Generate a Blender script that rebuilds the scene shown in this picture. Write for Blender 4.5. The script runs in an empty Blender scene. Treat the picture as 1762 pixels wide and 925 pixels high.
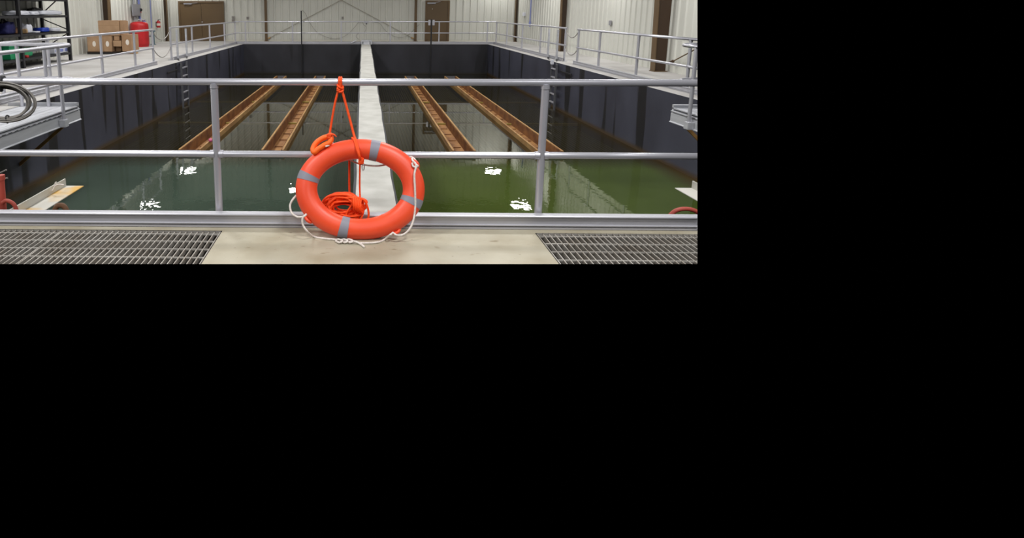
import bpy, bmesh, math, random
from mathutils import Vector, Matrix, noise
random.seed(7)
scene = bpy.context.scene
COL = scene.collection
PI = math.pi

# ------------------------------------------------------------------ camera (frame 1762x925, metres)
FPX, PCX, PCY, HY, VX, EYE = 1080.0, 600.0, 227.0, 19.0, 624.0, 1.6
PITCH = math.atan((PCY - HY) / FPX)
YAW = math.atan((VX - PCX) * math.cos(PITCH) / FPX)
FW = Vector((-math.sin(YAW) * math.cos(PITCH), math.cos(YAW) * math.cos(PITCH), -math.sin(PITCH)))
RT = Vector((math.cos(YAW), math.sin(YAW), 0.0))
UP = RT.cross(FW)
EYEP = Vector((0, 0, EYE))
cam_d = bpy.data.cameras.new('camera')
cam = bpy.data.objects.new('camera', cam_d)
COL.objects.link(cam)
m3 = Matrix((RT, UP, -FW)).transposed()
cam.matrix_world = Matrix.Translation(EYEP) @ m3.to_4x4()
cam_d.sensor_width = 36.0
cam_d.lens = FPX / 1762.0 * 36.0
cam_d.shift_x = (881.0 - PCX) / 1762.0
cam_d.shift_y = -(462.5 - PCY) / 1762.0
cam_d.clip_start = 0.05
cam_d.clip_end = 200
scene.camera = cam


def ray(x, y):
    return FW + RT * ((x - PCX) / FPX) + UP * ((PCY - y) / FPX)


def atY(x, y, Y):           # the point of the plane Y = const seen at a photo position
    d = ray(x, y)
    return EYEP + d * (Y / d.y)


def atX(x, y, X):
    d = ray(x, y)
    return EYEP + d * (X / d.x)


def atZ(x, y, z):
    d = ray(x, y)
    return EYEP + d * ((z - EYE) / d.z)


# ------------------------------------------------------------------ materials
def srgb(r, g, b):
    f = lambda c: (c / 255 / 12.92) if c / 255 <= 0.04045 else ((c / 255 + 0.055) / 1.055) ** 2.4
    return (f(r), f(g), f(b), 1.0)


def mat(name, c, rough=0.6, metal=0.0, c2=None, scale=4.0, detail=5.0, bump=0.0, bscale=30.0, stretch=(1, 1, 1), lo=0.35, hi=0.65, spec=0.5):
    m = bpy.data.materials.new(name)
    m.use_nodes = True
    nt = m.node_tree
    N, L = nt.nodes, nt.links
    b = N['Principled BSDF']
    b.inputs['Base Color'].default_value = c
    b.inputs['Roughness'].default_value = rough
    b.inputs['Metallic'].default_value = metal
    b.inputs['Specular IOR Level'].default_value = spec
    if c2 is not None or bump:
        geo = N.new('ShaderNodeNewGeometry')
        mp = N.new('ShaderNodeMapping')
        mp.inputs['Scale'].default_value = stretch
        L.new(geo.outputs['Position'], mp.inputs['Vector'])
    if c2 is not None:
        no = N.new('ShaderNodeTexNoise')
        no.inputs['Scale'].default_value = scale
        no.inputs['Detail'].default_value = detail
        L.new(mp.outputs['Vector'], no.inputs['Vector'])
        cr = N.new('ShaderNodeValToRGB')
        cr.color_ramp.elements[0].position = lo
        cr.color_ramp.elements[1].position = hi
        cr.color_ramp.elements[0].color = c
        cr.color_ramp.elements[1].color = c2
        L.new(no.outputs['Fac'], cr.inputs['Fac'])
        L.new(cr.outputs['Color'], b.inputs['Base Color'])
    if bump:
        n2 = N.new('ShaderNodeTexNoise')
        n2.inputs['Scale'].default_value = bscale
        n2.inputs['Detail'].default_value = 4
        L.new(mp.outputs['Vector'], n2.inputs['Vector'])
        bp = N.new('ShaderNodeBump')
        bp.inputs['Strength'].default_value = bump
        bp.inputs['Distance'].default_value = 0.02
        L.new(n2.outputs['Fac'], bp.inputs['Height'])
        L.new(bp.outputs['Normal'], b.inputs['Normal'])
    return m


M = {}


def slab_mat():
    """beige sealed concrete: mottled, darker rubbed patches, a few dark scuffs"""
    m = mat('walkway concrete', srgb(174, 168, 150), 0.55, c2=srgb(154, 145, 123), scale=2.4, detail=9, bump=0.06, bscale=40, lo=0.36, hi=0.68)
    nt = m.node_tree
    N, L = nt.nodes, nt.links
    b = N['Principled BSDF']
    base = b.inputs['Base Color'].links[0].from_socket
    geo = N.new('ShaderNodeNewGeometry')
    for sc, lo, hi, colr, st in ((7.0, .66, .74, srgb(122, 108, 82), (1, 2.2, 1)), (26.0, .69, .76, srgb(104, 92, 74), (1, 1.6, 1))):
        mp = N.new('ShaderNodeMapping')
        mp.inputs['Scale'].default_value = st
        L.new(geo.outputs['Position'], mp.inputs['Vector'])
        no = N.new('ShaderNodeTexNoise')
        no.inputs['Scale'].default_value = sc
        no.inputs['Detail'].default_value = 3
        L.new(mp.outputs['Vector'], no.inputs['Vector'])
        mr = N.new('ShaderNodeMapRange')
        mr.inputs['From Min'].default_value = lo
        mr.inputs['From Max'].default_value = hi
        mr.inputs['To Max'].default_value = .75
        L.new(no.outputs['Fac'], mr.inputs['Value'])
        mx = N.new('ShaderNodeMix')
        mx.data_type = 'RGBA'
        L.new(mr.outputs['Result'], mx.inputs['Factor'])
        L.new(base, mx.inputs['A'])
        mx.inputs['B'].default_value = colr
        base = mx.outputs['Result']
    L.new(base, b.inputs['Base Color'])
    return m


M['alu'] = mat('aluminium', (0.58, 0.58, 0.64, 1), 0.30, 0.50)
M['alu_dull'] = mat('dull aluminium', (0.46, 0.47, 0.51, 1), 0.5, 0.25, c2=(0.54, 0.55, 0.59, 1), scale=6, stretch=(1, 0.3, 3))
M['toe'] = mat('extruded aluminium', (0.42, 0.42, 0.46, 1), 0.42, 0.3, c2=(0.47, 0.47, 0.51, 1), scale=3, stretch=(0.5, 4, 4))
M['deck'] = mat('deck concrete', srgb(186, 184, 182), 0.75, c2=srgb(168, 165, 162), scale=0.8, detail=8, bump=0.05, bscale=20)
M['slab'] = slab_mat()
M['panel'] = mat('cream wall panel', srgb(205, 205, 197), 0.55, c2=srgb(198, 198, 190), scale=0.7)
M['ceil'] = mat('ceiling liner', srgb(215, 213, 205), 0.8)
M['brown'] = mat('brown steel', srgb(98, 76, 48), 0.55, c2=srgb(90, 70, 44), scale=2)
M['brown_dark'] = mat('brown web steel', srgb(64, 46, 30), 0.6)
M['door'] = mat('brown door paint', srgb(95, 75, 48), 0.45, c2=srgb(88, 69, 44), scale=1.0)
M['cream'] = mat('cream trim', srgb(206, 203, 190), 0.5)
M['cwall'] = mat('divider concrete', srgb(188, 187, 182), 0.85, c2=srgb(168, 167, 161), scale=3.0, detail=9, bump=0.08, bscale=14)
M['liner_grey'] = mat('grey liner', srgb(96, 97, 102), 0.7, c2=srgb(78, 79, 84), scale=4)
M['rust'] = mat('rusty trough steel', srgb(138, 92, 46), 0.75, c2=srgb(98, 58, 27), scale=5, detail=8, stretch=(1, 0.5, 1))
M['tan'] = mat('tan trough steel', srgb(172, 134, 78), 0.7, c2=srgb(142, 100, 52), scale=3, detail=7, stretch=(1, 0.5, 2))
M['rust_light'] = mat('stained trough bottom', srgb(158, 112, 58), 0.75, c2=srgb(118, 74, 34), scale=4, detail=8, stretch=(1, 0.5, 1))
M['dark_metal'] = mat('dark metal', srgb(40, 40, 42), 0.5, 0.2)
M['black'] = mat('black steel', srgb(26, 26, 30), 0.5)
M['orange'] = mat('orange plastic', srgb(240, 82, 46), 0.42, c2=srgb(234, 75, 41), scale=6)
M['rope'] = mat('orange rope', srgb(255, 86, 12), 0.7, c2=srgb(240, 74, 8), scale=60)
M['foam'] = mat('orange foam', srgb(255, 105, 20), 0.55)
M['tape'] = mat('grey reflective tape', srgb(134, 134, 146), 0.5)
M['white_rope'] = mat('white rope', srgb(228, 222, 216), 0.8, c2=srgb(204, 194, 188), scale=70)
M['cable'] = mat('grey cable', srgb(120, 116, 112), 0.5)
M['blackp'] = mat('black plastic', srgb(18, 18, 24), 0.5)
M['red'] = mat('red paint', srgb(182, 22, 28), 0.4, c2=srgb(164, 18, 24), scale=3)
M['redhose'] = mat('red rubber', srgb(168, 70, 58), 0.55)
M['brownhose'] = mat('brown rubber', srgb(120, 84, 58), 0.6)
M['card'] = mat('cardboard', srgb(178, 146, 114), 0.8, c2=srgb(160, 128, 98), scale=3)
M['card2'] = mat('kraft cardboard', srgb(168, 134, 102), 0.8, c2=srgb(152, 120, 90), scale=3)
M['label'] = mat('white label', srgb(232, 224, 214), 0.6)
M['white'] = mat('white film', srgb(216, 218, 228), 0.45, bump=0.5, bscale=7)
M['bluepipe'] = mat('blue grey pipe', srgb(128, 138, 196), 0.4)
M['greypipe'] = mat('grey conduit', srgb(160, 160, 166), 0.4, 0.3)
M['green'] = mat('green plastic', srgb(30, 140, 92), 0.5)
M['blue'] = mat('blue plastic', srgb(40, 70, 180), 0.5)
M['navy'] = mat('navy fabric', srgb(28, 30, 84), 0.8)
M['wood'] = mat('bare timber', srgb(196, 164, 118), 0.8, c2=srgb(172, 138, 96), scale=6)
M['teal'] = mat('teal valve paint', srgb(70, 100, 116), 0.5)
M['grating'] = mat('galvanised grating', srgb(164, 160, 154), 0.5, 0.4, c2=srgb(146, 138, 128), scale=5)
M['grating_side'] = mat('galvanised rod', srgb(160, 156, 150), 0.5, 0.3)
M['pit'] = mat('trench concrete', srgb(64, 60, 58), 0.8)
M['angle'] = mat('angle steel', srgb(190, 188, 180), 0.5, 0.15, c2=srgb(202, 160, 76), scale=2.2, detail=3, lo=0.44, hi=0.56)
M['angle_clean'] = mat('clean angle steel', srgb(196, 194, 186), 0.5, 0.15)
M['steel_bright'] = mat('bright steel', (0.6, 0.6, 0.6, 1), 0.3, 0.9)
M['chain'] = mat('chain steel', srgb(150, 146, 142), 0.5, 0.4)
M['thin'] = mat('brace rod steel', srgb(160, 154, 140), 0.5, 0.2)
M['settler'] = mat('settler plastic', srgb(96, 84, 52), 0.7)
M['beam_y'] = mat('submerged yellow beam', srgb(150, 130, 62), 0.7)
M['pink'] = mat('pink plastic', srgb(220, 110, 150), 0.5)


def tank_mat(name, zw, ca, cb_, thr, scum):
    m = mat(name, ca, 0.5, c2=cb_, scale=0.9, detail=8, stretch=(1, 1, 0.6), lo=0.3, hi=0.7, spec=0.4)
    nt = m.node_tree
    N, L = nt.nodes, nt.links
    b = N['Principled BSDF']
    base = b.inputs['Base Color'].links[0].from_socket
    geo = N.new('ShaderNodeNewGeometry')
    # dark run marks down the liner
    mp = N.new('ShaderNodeMapping')
    mp.inputs['Scale'].default_value = (1.0, 1.0, 0.10)
    L.new(geo.outputs['Position'], mp.inputs['Vector'])
    no = N.new('ShaderNodeTexNoise')
    no.inputs['Scale'].default_value = 1.5
    no.inputs['Detail'].default_value = 2
    L.new(mp.outputs['Vector'], no.inputs['Vector'])
    cr = N.new('ShaderNodeValToRGB')
    cr.color_ramp.elements[0].position = thr
    cr.color_ramp.elements[1].position = thr + .03
    L.new(no.outputs['Fac'], cr.inputs['Fac'])
    mx = N.new('ShaderNodeMix')
    mx.data_type = 'RGBA'
    L.new(cr.outputs['Color'], mx.inputs['Factor'])
    L.new(base, mx.inputs['A'])
    mx.inputs['B'].default_value = srgb(27, 27, 31)
    # brown scum line where the water stands
    sep = N.new('ShaderNodeSeparateXYZ')
    L.new(geo.outputs['Position'], sep.inputs['Vector'])
    mr = N.new('ShaderNodeMapRange')
    mr.inputs['From Min'].default_value = zw + 0.03
    mr.inputs['From Max'].default_value = zw + 0.12
    mr.inputs['To Min'].default_value = 1.0
    mr.inputs['To Max'].default_value = 0.0
    L.new(sep.outputs['Z'], mr.inputs['Value'])
    mx2 = N.new('ShaderNodeMix')
    mx2.data_type = 'RGBA'
    L.new(mr.outputs['Result'], mx2.inputs['Factor'])
    L.new(mx.outputs['Result'], mx2.inputs['A'])
    mx2.inputs['B'].default_value = scum
    L.new(mx2.outputs['Result'], b.inputs['Base Color'])
    return m


ZW = -1.45
M['tank'] = tank_mat('tank liner', ZW, srgb(68, 70, 84), srgb(50, 51, 62), .585, srgb(66, 50, 28))
M['tank_back'] = tank_mat('shaded tank liner panels', ZW, srgb(28, 28, 33), srgb(46, 46, 53), .62, srgb(30, 27, 23))  # far wall's lack of light put into the liner colour, with paler panel patches


XL_W, XR_W = -5.88, 6.15


def water_mat():
    m = bpy.data.materials.new('tank water')
    m.use_nodes = True
    nt = m.node_tree
    N, L = nt.nodes, nt.links
    N.clear()
    out = N.new('ShaderNodeOutputMaterial')
    geo = N.new('ShaderNodeNewGeometry')
    sep = N.new('ShaderNodeSeparateXYZ')
    L.new(geo.outputs['Position'], sep.inputs['Vector'])
    # far settled cells are clear and deep, the inlet bay towards the walkway is turbid green
    near = N.new('ShaderNodeMapRange')
    near.inputs['From Min'].default_value = 12.0
    near.inputs['From Max'].default_value = 13.4
    near.inputs['To Min'].default_value = 1.0
    near.inputs['To Max'].default_value = 0.0
    L.new(sep.outputs['Y'], near.inputs['Value'])
    side = N.new('ShaderNodeMapRange')
    side.inputs['From Min'].default_value = -0.2
    side.inputs['From Max'].default_value = 0.4
    L.new(sep.outputs['X'], side.inputs['Value'])
    lr = N.new('ShaderNodeMix')
    lr.data_type = 'RGBA'
    L.new(side.outputs['Result'], lr.inputs['Factor'])
    lr.inputs['A'].default_value = srgb(76, 92, 80)
    lr.inputs['B'].default_value = srgb(82, 98, 46)
    no = N.new('ShaderNodeTexNoise')
    no.inputs['Scale'].default_value = 0.5
    no.inputs['Detail'].default_value = 4
    L.new(geo.outputs['Position'], no.inputs['Vector'])
    cv = N.new('ShaderNodeMix')
    cv.data_type = 'RGBA'
    cv.blend_type = 'MULTIPLY'
    cv.inputs['Factor'].default_value = 0.6
    L.new(lr.outputs['Result'], cv.inputs['A'])
    L.new(no.outputs['Fac'], cv.inputs['B'])
    nf = N.new('ShaderNodeMix')
    nf.data_type = 'RGBA'
    L.new(near.outputs['Result'], nf.inputs['Factor'])
    nf.inputs['A'].default_value = srgb(42, 38, 24)
    L.new(cv.outputs['Result'], nf.inputs['B'])
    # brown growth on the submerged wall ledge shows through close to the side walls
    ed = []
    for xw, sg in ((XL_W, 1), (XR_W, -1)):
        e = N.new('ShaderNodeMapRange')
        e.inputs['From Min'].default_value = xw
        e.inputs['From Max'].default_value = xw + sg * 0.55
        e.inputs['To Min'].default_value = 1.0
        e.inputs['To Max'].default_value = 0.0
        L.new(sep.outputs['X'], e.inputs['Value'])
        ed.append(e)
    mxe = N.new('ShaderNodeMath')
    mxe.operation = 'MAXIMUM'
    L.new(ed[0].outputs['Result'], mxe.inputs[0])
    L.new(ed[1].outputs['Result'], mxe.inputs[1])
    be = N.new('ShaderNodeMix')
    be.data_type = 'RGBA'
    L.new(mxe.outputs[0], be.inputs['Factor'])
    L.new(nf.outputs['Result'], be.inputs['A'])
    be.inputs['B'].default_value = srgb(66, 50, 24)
    dif = N.new('ShaderNodeBsdfDiffuse')
    L.new(be.outputs['Result'], dif.inputs['Color'])
    tr = N.new('ShaderNodeBsdfTransparent')
    tr.inputs['Color'].default_value = (0.8, 0.78, 0.6, 1)
    tf = N.new('ShaderNodeMapRange')
    tf.inputs['To Min'].default_value = 0.62
    tf.inputs['To Max'].default_value = 0.12
    L.new(near.outputs['Result'], tf.inputs['Value'])
    body = N.new('ShaderNodeMixShader')
    L.new(tf.outputs['Result'], body.inputs['Fac'])
    L.new(dif.outputs['BSDF'], body.inputs[1])
    L.new(tr.outputs['BSDF'], body.inputs[2])
    # ripples: strong in the inlet bay, nearly still behind it
    rp = N.new('ShaderNodeTexNoise')
    rp.inputs['Scale'].default_value = 2.6
    rp.inputs['Detail'].default_value = 3
    L.new(geo.outputs['Position'], rp.inputs['Vector'])
    st = N.new('ShaderNodeMapRange')
    st.inputs['To Min'].default_value = 0.004
    st.inputs['To Max'].default_value = 0.05
    L.new(near.outputs['Result'], st.inputs['Value'])
    bp = N.new('ShaderNodeBump')
    bp.inputs['Distance'].default_value = 0.05
    L.new(st.outputs['Result'], bp.inputs['Strength'])
    L.new(rp.outputs['Fac'], bp.inputs['Height'])
    gl = N.new('ShaderNodeBsdfGlossy')
    gl.inputs['Roughness'].default_value = 0.01
    gl.inputs['Color'].default_value = (0.92, 0.93, 0.88, 1)
    L.new(bp.outputs['Normal'], gl.inputs['Normal'])
    fr = N.new('ShaderNodeFresnel')
    fr.inputs['IOR'].default_value = 1.33
    L.new(bp.outputs['Normal'], fr.inputs['Normal'])
    mx = N.new('ShaderNodeMixShader')
    L.new(fr.outputs['Fac'], mx.inputs['Fac'])
    L.new(body.outputs['Shader'], mx.inputs[1])
    L.new(gl.outputs['BSDF'], mx.inputs[2])
    L.new(mx.outputs['Shader'], out.inputs['Surface'])
    return m


M['water'] = water_mat()


# ------------------------------------------------------------------ mesh builder
def spline(pts, n=8, closed=False):
    P = [Vector(p) for p in pts]
    out = []
    k = len(P)
    rng = range(k) if closed else range(k - 1)
    for i in rng:
        if closed:
            a, b, c, d = P[(i - 1) % k], P[i], P[(i + 1) % k], P[(i + 2) % k]
        else:
            a, b, c, d = P[max(i - 1, 0)], P[i], P[i + 1], P[min(i + 2, k - 1)]
        for j in range(n):
            t = j / n
            out.append(0.5 * ((2 * b) + (c - a) * t + (2 * a - 5 * b + 4 * c - d) * t * t + (3 * b - a - 3 * c + d) * t ** 3))
    if not closed:
        out.append(P[-1])
    return out


ORG = {}


class MB:
    def __init__(s):
        s.v, s.f, s.smooth = [], [], []

    def add(s, vs, fs, smooth=False):
        o = len(s.v)
        s.v += [Vector(v) for v in vs]
        s.f += [tuple(i + o for i in f) for f in fs]
        s.smooth += [smooth] * len(fs)
        return s

    def box(s, x0, x1, y0, y1, z0, z1, bev=0.0):
        if x1 < x0: x0, x1 = x1, x0
        if y1 < y0: y0, y1 = y1, y0
        if z1 < z0: z0, z1 = z1, z0
        if bev <= 0:
            vs = [(x, y, z) for x in (x0, x1) for y in (y0, y1) for z in (z0, z1)]
            return s.add(vs, [(0, 1, 3, 2), (4, 6, 7, 5), (0, 4, 5, 1), (2, 3, 7, 6), (0, 2, 6, 4), (1, 5, 7, 3)])
        bm = bmesh.new()
        bmesh.ops.create_cube(bm, size=1)
        for v in bm.verts:
            v.co = Vector((x0 + (v.co.x + .5) * (x1 - x0), y0 + (v.co.y + .5) * (y1 - y0), z0 + (v.co.z + .5) * (z1 - z0)))
        bmesh.ops.bevel(bm, geom=bm.edges[:], offset=bev, segments=2, affect='EDGES')
        bm.verts.index_update()
        s.add([v.co.copy() for v in bm.verts], [[v.index for v in f.verts] for f in bm.faces])
        bm.free()
        return s

    def obox(s, c, ax, ay, az):          # box from centre and three half-axis vectors
        c, ax, ay, az = Vector(c), Vector(ax), Vector(ay), Vector(az)
        vs = [c + i * ax + j * ay + k * az for i in (-1, 1) for j in (-1, 1) for k in (-1, 1)]
        return s.add(vs, [(0, 1, 3, 2), (4, 6, 7, 5), (0, 4, 5, 1), (2, 3, 7, 6), (0, 2, 6, 4), (1, 5, 7, 3)])

    def bar(s, p0, p1, w, h, upv=(0, 0, 1)):
        p0, p1 = Vector(p0), Vector(p1)
        d = (p1 - p0)
        t = d.normalized()
        u = t.cross(Vector(upv))
        if u.length < 1e-5:
            u = t.cross(Vector((1, 0, 0)))
        u.normalize()
        w2 = u.cross(t)
        return s.obox((p0 + p1) / 2, d / 2, u * w / 2, w2 * h / 2)

    def tube(s, pts, r, n=10, closed=False, caps=True):
        P = [Vector(p) for p in pts]
        k = len(P)
        prev = None
        rings = []
        for i in range(k):
            if closed:
                t = P[(i + 1) % k] - P[i - 1]
            else:
                t = P[min(i + 1, k - 1)] - P[max(i - 1, 0)]
            if t.length < 1e-9:
                t = Vector((0, 0, 1))
            t.normalize()
            if prev is None:
                a = Vector((0, 0, 1)) if abs(t.z) < 0.9 else Vector((1, 0, 0))
                u = t.cross(a).normalized()
            else:
                u = prev - t * prev.dot(t)
                if u.length < 1e-6:
                    u = t.cross(Vector((0, 0, 1)))
                u.normalize()
            prev = u
            w = t.cross(u)
            rr = r[i] if isinstance(r, (list, tuple)) else r
            rings.append([P[i] + (u * math.cos(2 * PI * j / n) + w * math.sin(2 * PI * j / n)) * rr for j in range(n)])
        vs = [v for g in rings for v in g]
        fs = []
        for i in range(k if closed else k - 1):
            a, b = i * n, ((i + 1) % k) * n
            for j in range(n):
                fs.append((a + j, a + (j + 1) % n, b + (j + 1) % n, b + j))
        s.add(vs, fs, True)
        if caps and not closed:
            s.add(rings[0], [tuple(range(n))[::-1]])
            s.add(rings[-1], [tuple(range(n))])
        return s

    def cyl(s, p0, p1, r, n=16, r1=None):
        return s.tube([p0, p1], [r, r if r1 is None else r1], n)

    def lathe(s, c, prof, n=32):          # (radius, z) profile about the vertical through c
        c = Vector(c)
        vs = [c + Vector((r * math.cos(2 * PI * j / n), r * math.sin(2 * PI * j / n), z)) for r, z in prof for j in range(n)]
        fs = [(i * n + j, i * n + (j + 1) % n, (i + 1) * n + (j + 1) % n, (i + 1) * n + j) for i in range(len(prof) - 1) for j in range(n)]
        s.add(vs, fs, True)
        s.add(vs[:n], [tuple(range(n))[::-1]])
        s.add(vs[-n:], [tuple(range(n))])
        return s

    def prism(s, poly, axis, a, b):       # closed 2-D outline extruded along X, Y or Z
        def mk(p, t):
            return {'X': (t, p[0], p[1]), 'Y': (p[0], t, p[1]), 'Z': (p[0], p[1], t)}[axis]
        n = len(poly)
        vs = [mk(p, a) for p in poly] + [mk(p, b) for p in poly]
        fs = [(i, (i + 1) % n, n + (i + 1) % n, n + i) for i in range(n)]
        fs += [tuple(range(n))[::-1], tuple(range(n, 2 * n))]
        return s.add(vs, fs)

    def build(s, name, material, parent=None, org=None):
        if parent is not None:
            org = ORG[parent.name]
        elif org is None:
            xs = [v.x for v in s.v]; ys = [v.y for v in s.v]; zs = [v.z for v in s.v]
            org = Vector(((min(xs) + max(xs)) / 2, (min(ys) + max(ys)) / 2, min(zs)))
        org = Vector(org)
        me = bpy.data.meshes.new(name)
        me.from_pydata([v - org for v in s.v], [], s.f)
        bm = bmesh.new()
        bm.from_mesh(me)
        for f, sm in zip(bm.faces, s.smooth):
            f.smooth = sm
        bmesh.ops.recalc_face_normals(bm, faces=bm.faces[:])
        bm.to_mesh(me)
        bm.free()
        me.materials.append(material)
        o = bpy.data.objects.new(name, me)
        COL.objects.link(o)
        if parent is not None:
            o.parent = parent
        else:
            o.location = org
        ORG[o.name] = org
        return o


def tag(o, label=None, cat=None, group=None, kind=None):
    if label: o['label'] = label
    if cat: o['category'] = cat
    if group: o['group'] = group
    if kind: o['kind'] = kind
    return o


def thing(name, label, cat, loc, group=None):
    o = bpy.data.objects.new(name, None)
    o.empty_display_size = 0.1
    COL.objects.link(o)
    o.location = loc
    ORG[o.name] = Vector(loc)
    return tag(o, label, cat, group)


def struct(name, mb, m, label=None, cat=None):
    return tag(mb.build(name, m), label, cat, None, 'structure')


# ------------------------------------------------------------------ the setting
XL, XR, YN, YF, ZB = -5.88, 6.15, 4.73, 31.12, -3.3
WL, WR, WB, ZC = -10.65, 8.22, 34.2, 6.6
YBACK = -5.0                                   # the hall goes on behind the photographer
GY, GLX, GRX = 4.415, -1.033, 1.272            # edges of the two grating pits

fl = MB()


def quad(mb, x0, x1, y0, y1, z):
    return mb.add([(x0, y0, z), (x1, y0, z), (x1, y1, z), (x0, y1, z)], [(0, 1, 2, 3)])


quad(fl, WL, XL, YN, WB, 0)
quad(fl, XR, WR, YN, WB, 0)
quad(fl, XL, XR, YF, WB, 0)
struct('floor', fl, M['deck'], 'pale concrete deck around the tank', 'floor')
fs = MB()
quad(fs, WL, WR, GY, YN, 0)
quad(fs, GLX, GRX, 2.0, GY, 0)
struct('floor_walkway', fs, M['slab'], 'beige concrete walkway under the life ring', 'floor')
pt = MB()
for a, b in ((-3.6, GLX), (GRX, 3.2)):
    quad(pt, a, b, 2.0, GY, -0.35)
    pt.add([(a, GY, -.35), (b, GY, -.35), (b, GY, 0), (a, GY, 0)], [(0, 1, 2, 3)])
    e = GLX if b == GLX else GRX
    pt.add([(e, 2.0, -.35), (e, GY, -.35), (e, GY, 0), (e, 2.0, 0)], [(0, 1, 2, 3)])
struct('floor_trench', pt, M['pit'], 'dark trench under the floor gratings', 'trench')

for nm, vs in (
    ('wall_tank_left', [(XL, YN, ZB), (XL, YF, ZB), (XL, YF, 0), (XL, YN, 0)]),
    ('wall_tank_right', [(XR, YN, ZB), (XR, YF, ZB), (XR, YF, 0), (XR, YN, 0)]),
    ('wall_tank_back', [(XL, YF, ZB), (XR, YF, ZB), (XR, YF, 0), (XL, YF, 0)]),
    ('wall_tank_front', [(XL, YN, ZB), (XR, YN, ZB), (XR, YN, -0.002), (XL, YN, -0.002)]),
):
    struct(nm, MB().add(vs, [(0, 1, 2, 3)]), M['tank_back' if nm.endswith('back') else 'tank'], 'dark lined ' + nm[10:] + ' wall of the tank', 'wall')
struct('floor_tank', quad(MB(), XL, XR, YN, YF, ZB), M['pit'], 'tank bottom under the water', 'floor')

cw = MB()
ys = [YN + (YF - YN) * i / 40 for i in range(41)]
rnd = random.Random(3)
prof = []
for i, y in enumerate(ys):
    t = (y - YN) / (YF - YN)
    prof.append((-0.052 + rnd.uniform(-.008, .006), 0.285 + 0.10 * t + rnd.uniform(-.008, .008), y))
vs, fsx = [], []
for a, b, y in prof:
    vs += [(a, y, 0.0), (b, y, 0.0)]
for i in range(len(prof) - 1):
    fsx.append((2 * i, 2 * i + 1, 2 * i + 3, 2 * i + 2))
cw.add(vs, fsx)
wc = struct('wall_center', cw, M['cwall'], 'white concrete divider wall running down the middle of the tank', 'wall')
sd = MB()
for sgn in (0, 1):
    vs = []
    for a, b, y in prof:
        x = a if sgn == 0 else b
        vs += [(x, y, 0), (x + (-0.03 if sgn == 0 else 0.03), y, -0.06), (x + (-0.03 if sgn == 0 else 0.03), y, ZB)]
    sd.add(vs, [(3 * i + k, 3 * i + k + 1, 3 * i + k + 4, 3 * i + k + 3) for i in range(len(prof) - 1) for k in (0, 1)])
sd.build('liner', M['liner_grey'], wc)


def ribbed(p0, p1, inward, z0, z1, pitch=0.375, h=0.035):
    """vertical-rib sheet wall from p0 to p1, ribs pushed towards the room"""
    p0, p1, inward = Vector(p0), Vector(p1), Vector(inward)
    d = p1 - p0
    L = d.length
    t = d / L
    pts = []
    k = 0
    s = 0.0
    while s < L - pitch:
        for u, w in ((0, 0), (pitch * .62, 0), (pitch * .70, h), (pitch * .90, h), (pitch * .98, 0)):
            pts.append(p0 + t * (s + u) + inward * w)
        s += pitch
    pts.append(p1)
    vs = [(p.x, p.y, z0) for p in pts] + [(p.x, p.y, z1) for p in pts]
    n = len(pts)
    return MB().add(vs, [(i, i + 1, n + i + 1, n + i) for i in range(n - 1)])


struct('wall_left', ribbed((WL, YBACK, 0), (WL, WB, 0), (1, 0, 0), 0, ZC), M['panel'], 'cream ribbed steel wall on the left', 'wall')
struct('wall_right', ribbed((WR, 6, 0), (WR, WB, 0), (-1, 0, 0), 0, ZC), M['panel'], 'cream ribbed steel wall on the right', 'wall')
struct('wall_back', ribbed((WL, WB, 0), (WR, WB, 0), (0, -1, 0), 0, ZC), M['panel'], 'cream ribbed steel wall at the far end', 'wall')
struct('ceiling', quad(MB(), WL, WR, YBACK, WB, ZC), M['ceil'], 'pale liner ceiling', 'ceiling')
for i, y in enumerate((8.6, 17.15, 25.8, 33.9)):
    struct('ceiling_rafter', MB().box(WL, WR, y - .1, y + .1, ZC - .55, ZC - .002), M['brown'], 'brown roof rafter', 'rafter')
x = WL + 1.4
while x < WR:
    struct('ceiling_purlin', MB().box(x - .05, x + .05, YBACK, WB, ZC - .2, ZC - .004), M['brown'], 'brown roof purlin', 'purlin')
    x += 1.55
struct('trim_base', MB().box(WL, WR, WB - 0.05, WB - 0.04, 0, 0.07), M['cream'], 'cream base trim of the far wall', 'trim')

# doors
YD = WB - 0.06
a, b = atY(310.2, 70.5, YD), atY(387.5, 70.5, YD)
zt = atY(340, 2.0, YD).z
d1 = MB()
fw_ = 0.09
d1.box(a.x, a.x + fw_, YD - .06, YD + .02, 0, zt).box(b.x - fw_, b.x, YD - .06, YD + .02, 0, zt).box(a.x + fw_, b.x - fw_, YD - .06, YD + .02, zt - fw_, zt)
d1o = struct('door_1', d1, M['brown'], 'brown steel double door in the far wall', 'door')
mid = (a.x + b.x) / 2
l1 = MB().box(a.x + fw_, mid - .006, YD - .03, YD + .01, 0.015, zt - fw_, .006).build('door_leaf', M['door'], d1o)
l2 = MB().box(mid + .006, b.x - fw_, YD - .03, YD + .01, 0.015, zt - fw_, .006).build('door_leaf', M['door'], d1o)
p = atY(348, 37.7, YD - .06)
MB().cyl((p.x, YD - .03, p.z), (p.x, YD - .09, p.z), .035, 14).build('door_knob', M['steel_bright'], l2)
p = atY(316, 6.5, YD - .08)
q = atY(330, 6.5, YD - .08)
cl = MB().box(p.x, q.x, YD - .1, YD - .03, p.z - .03, p.z + .03, .008).bar((q.x, YD - .06, p.z + .03), (q.x + .3, YD - .06, p.z + .06), .02, .02)
cl.build('door_closer', M['greypipe'], l1)
a, b = atY(730.6, 70.5, YD), atY(772, 70.5, YD)
zt = atY(750, 0.6, YD).z
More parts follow.
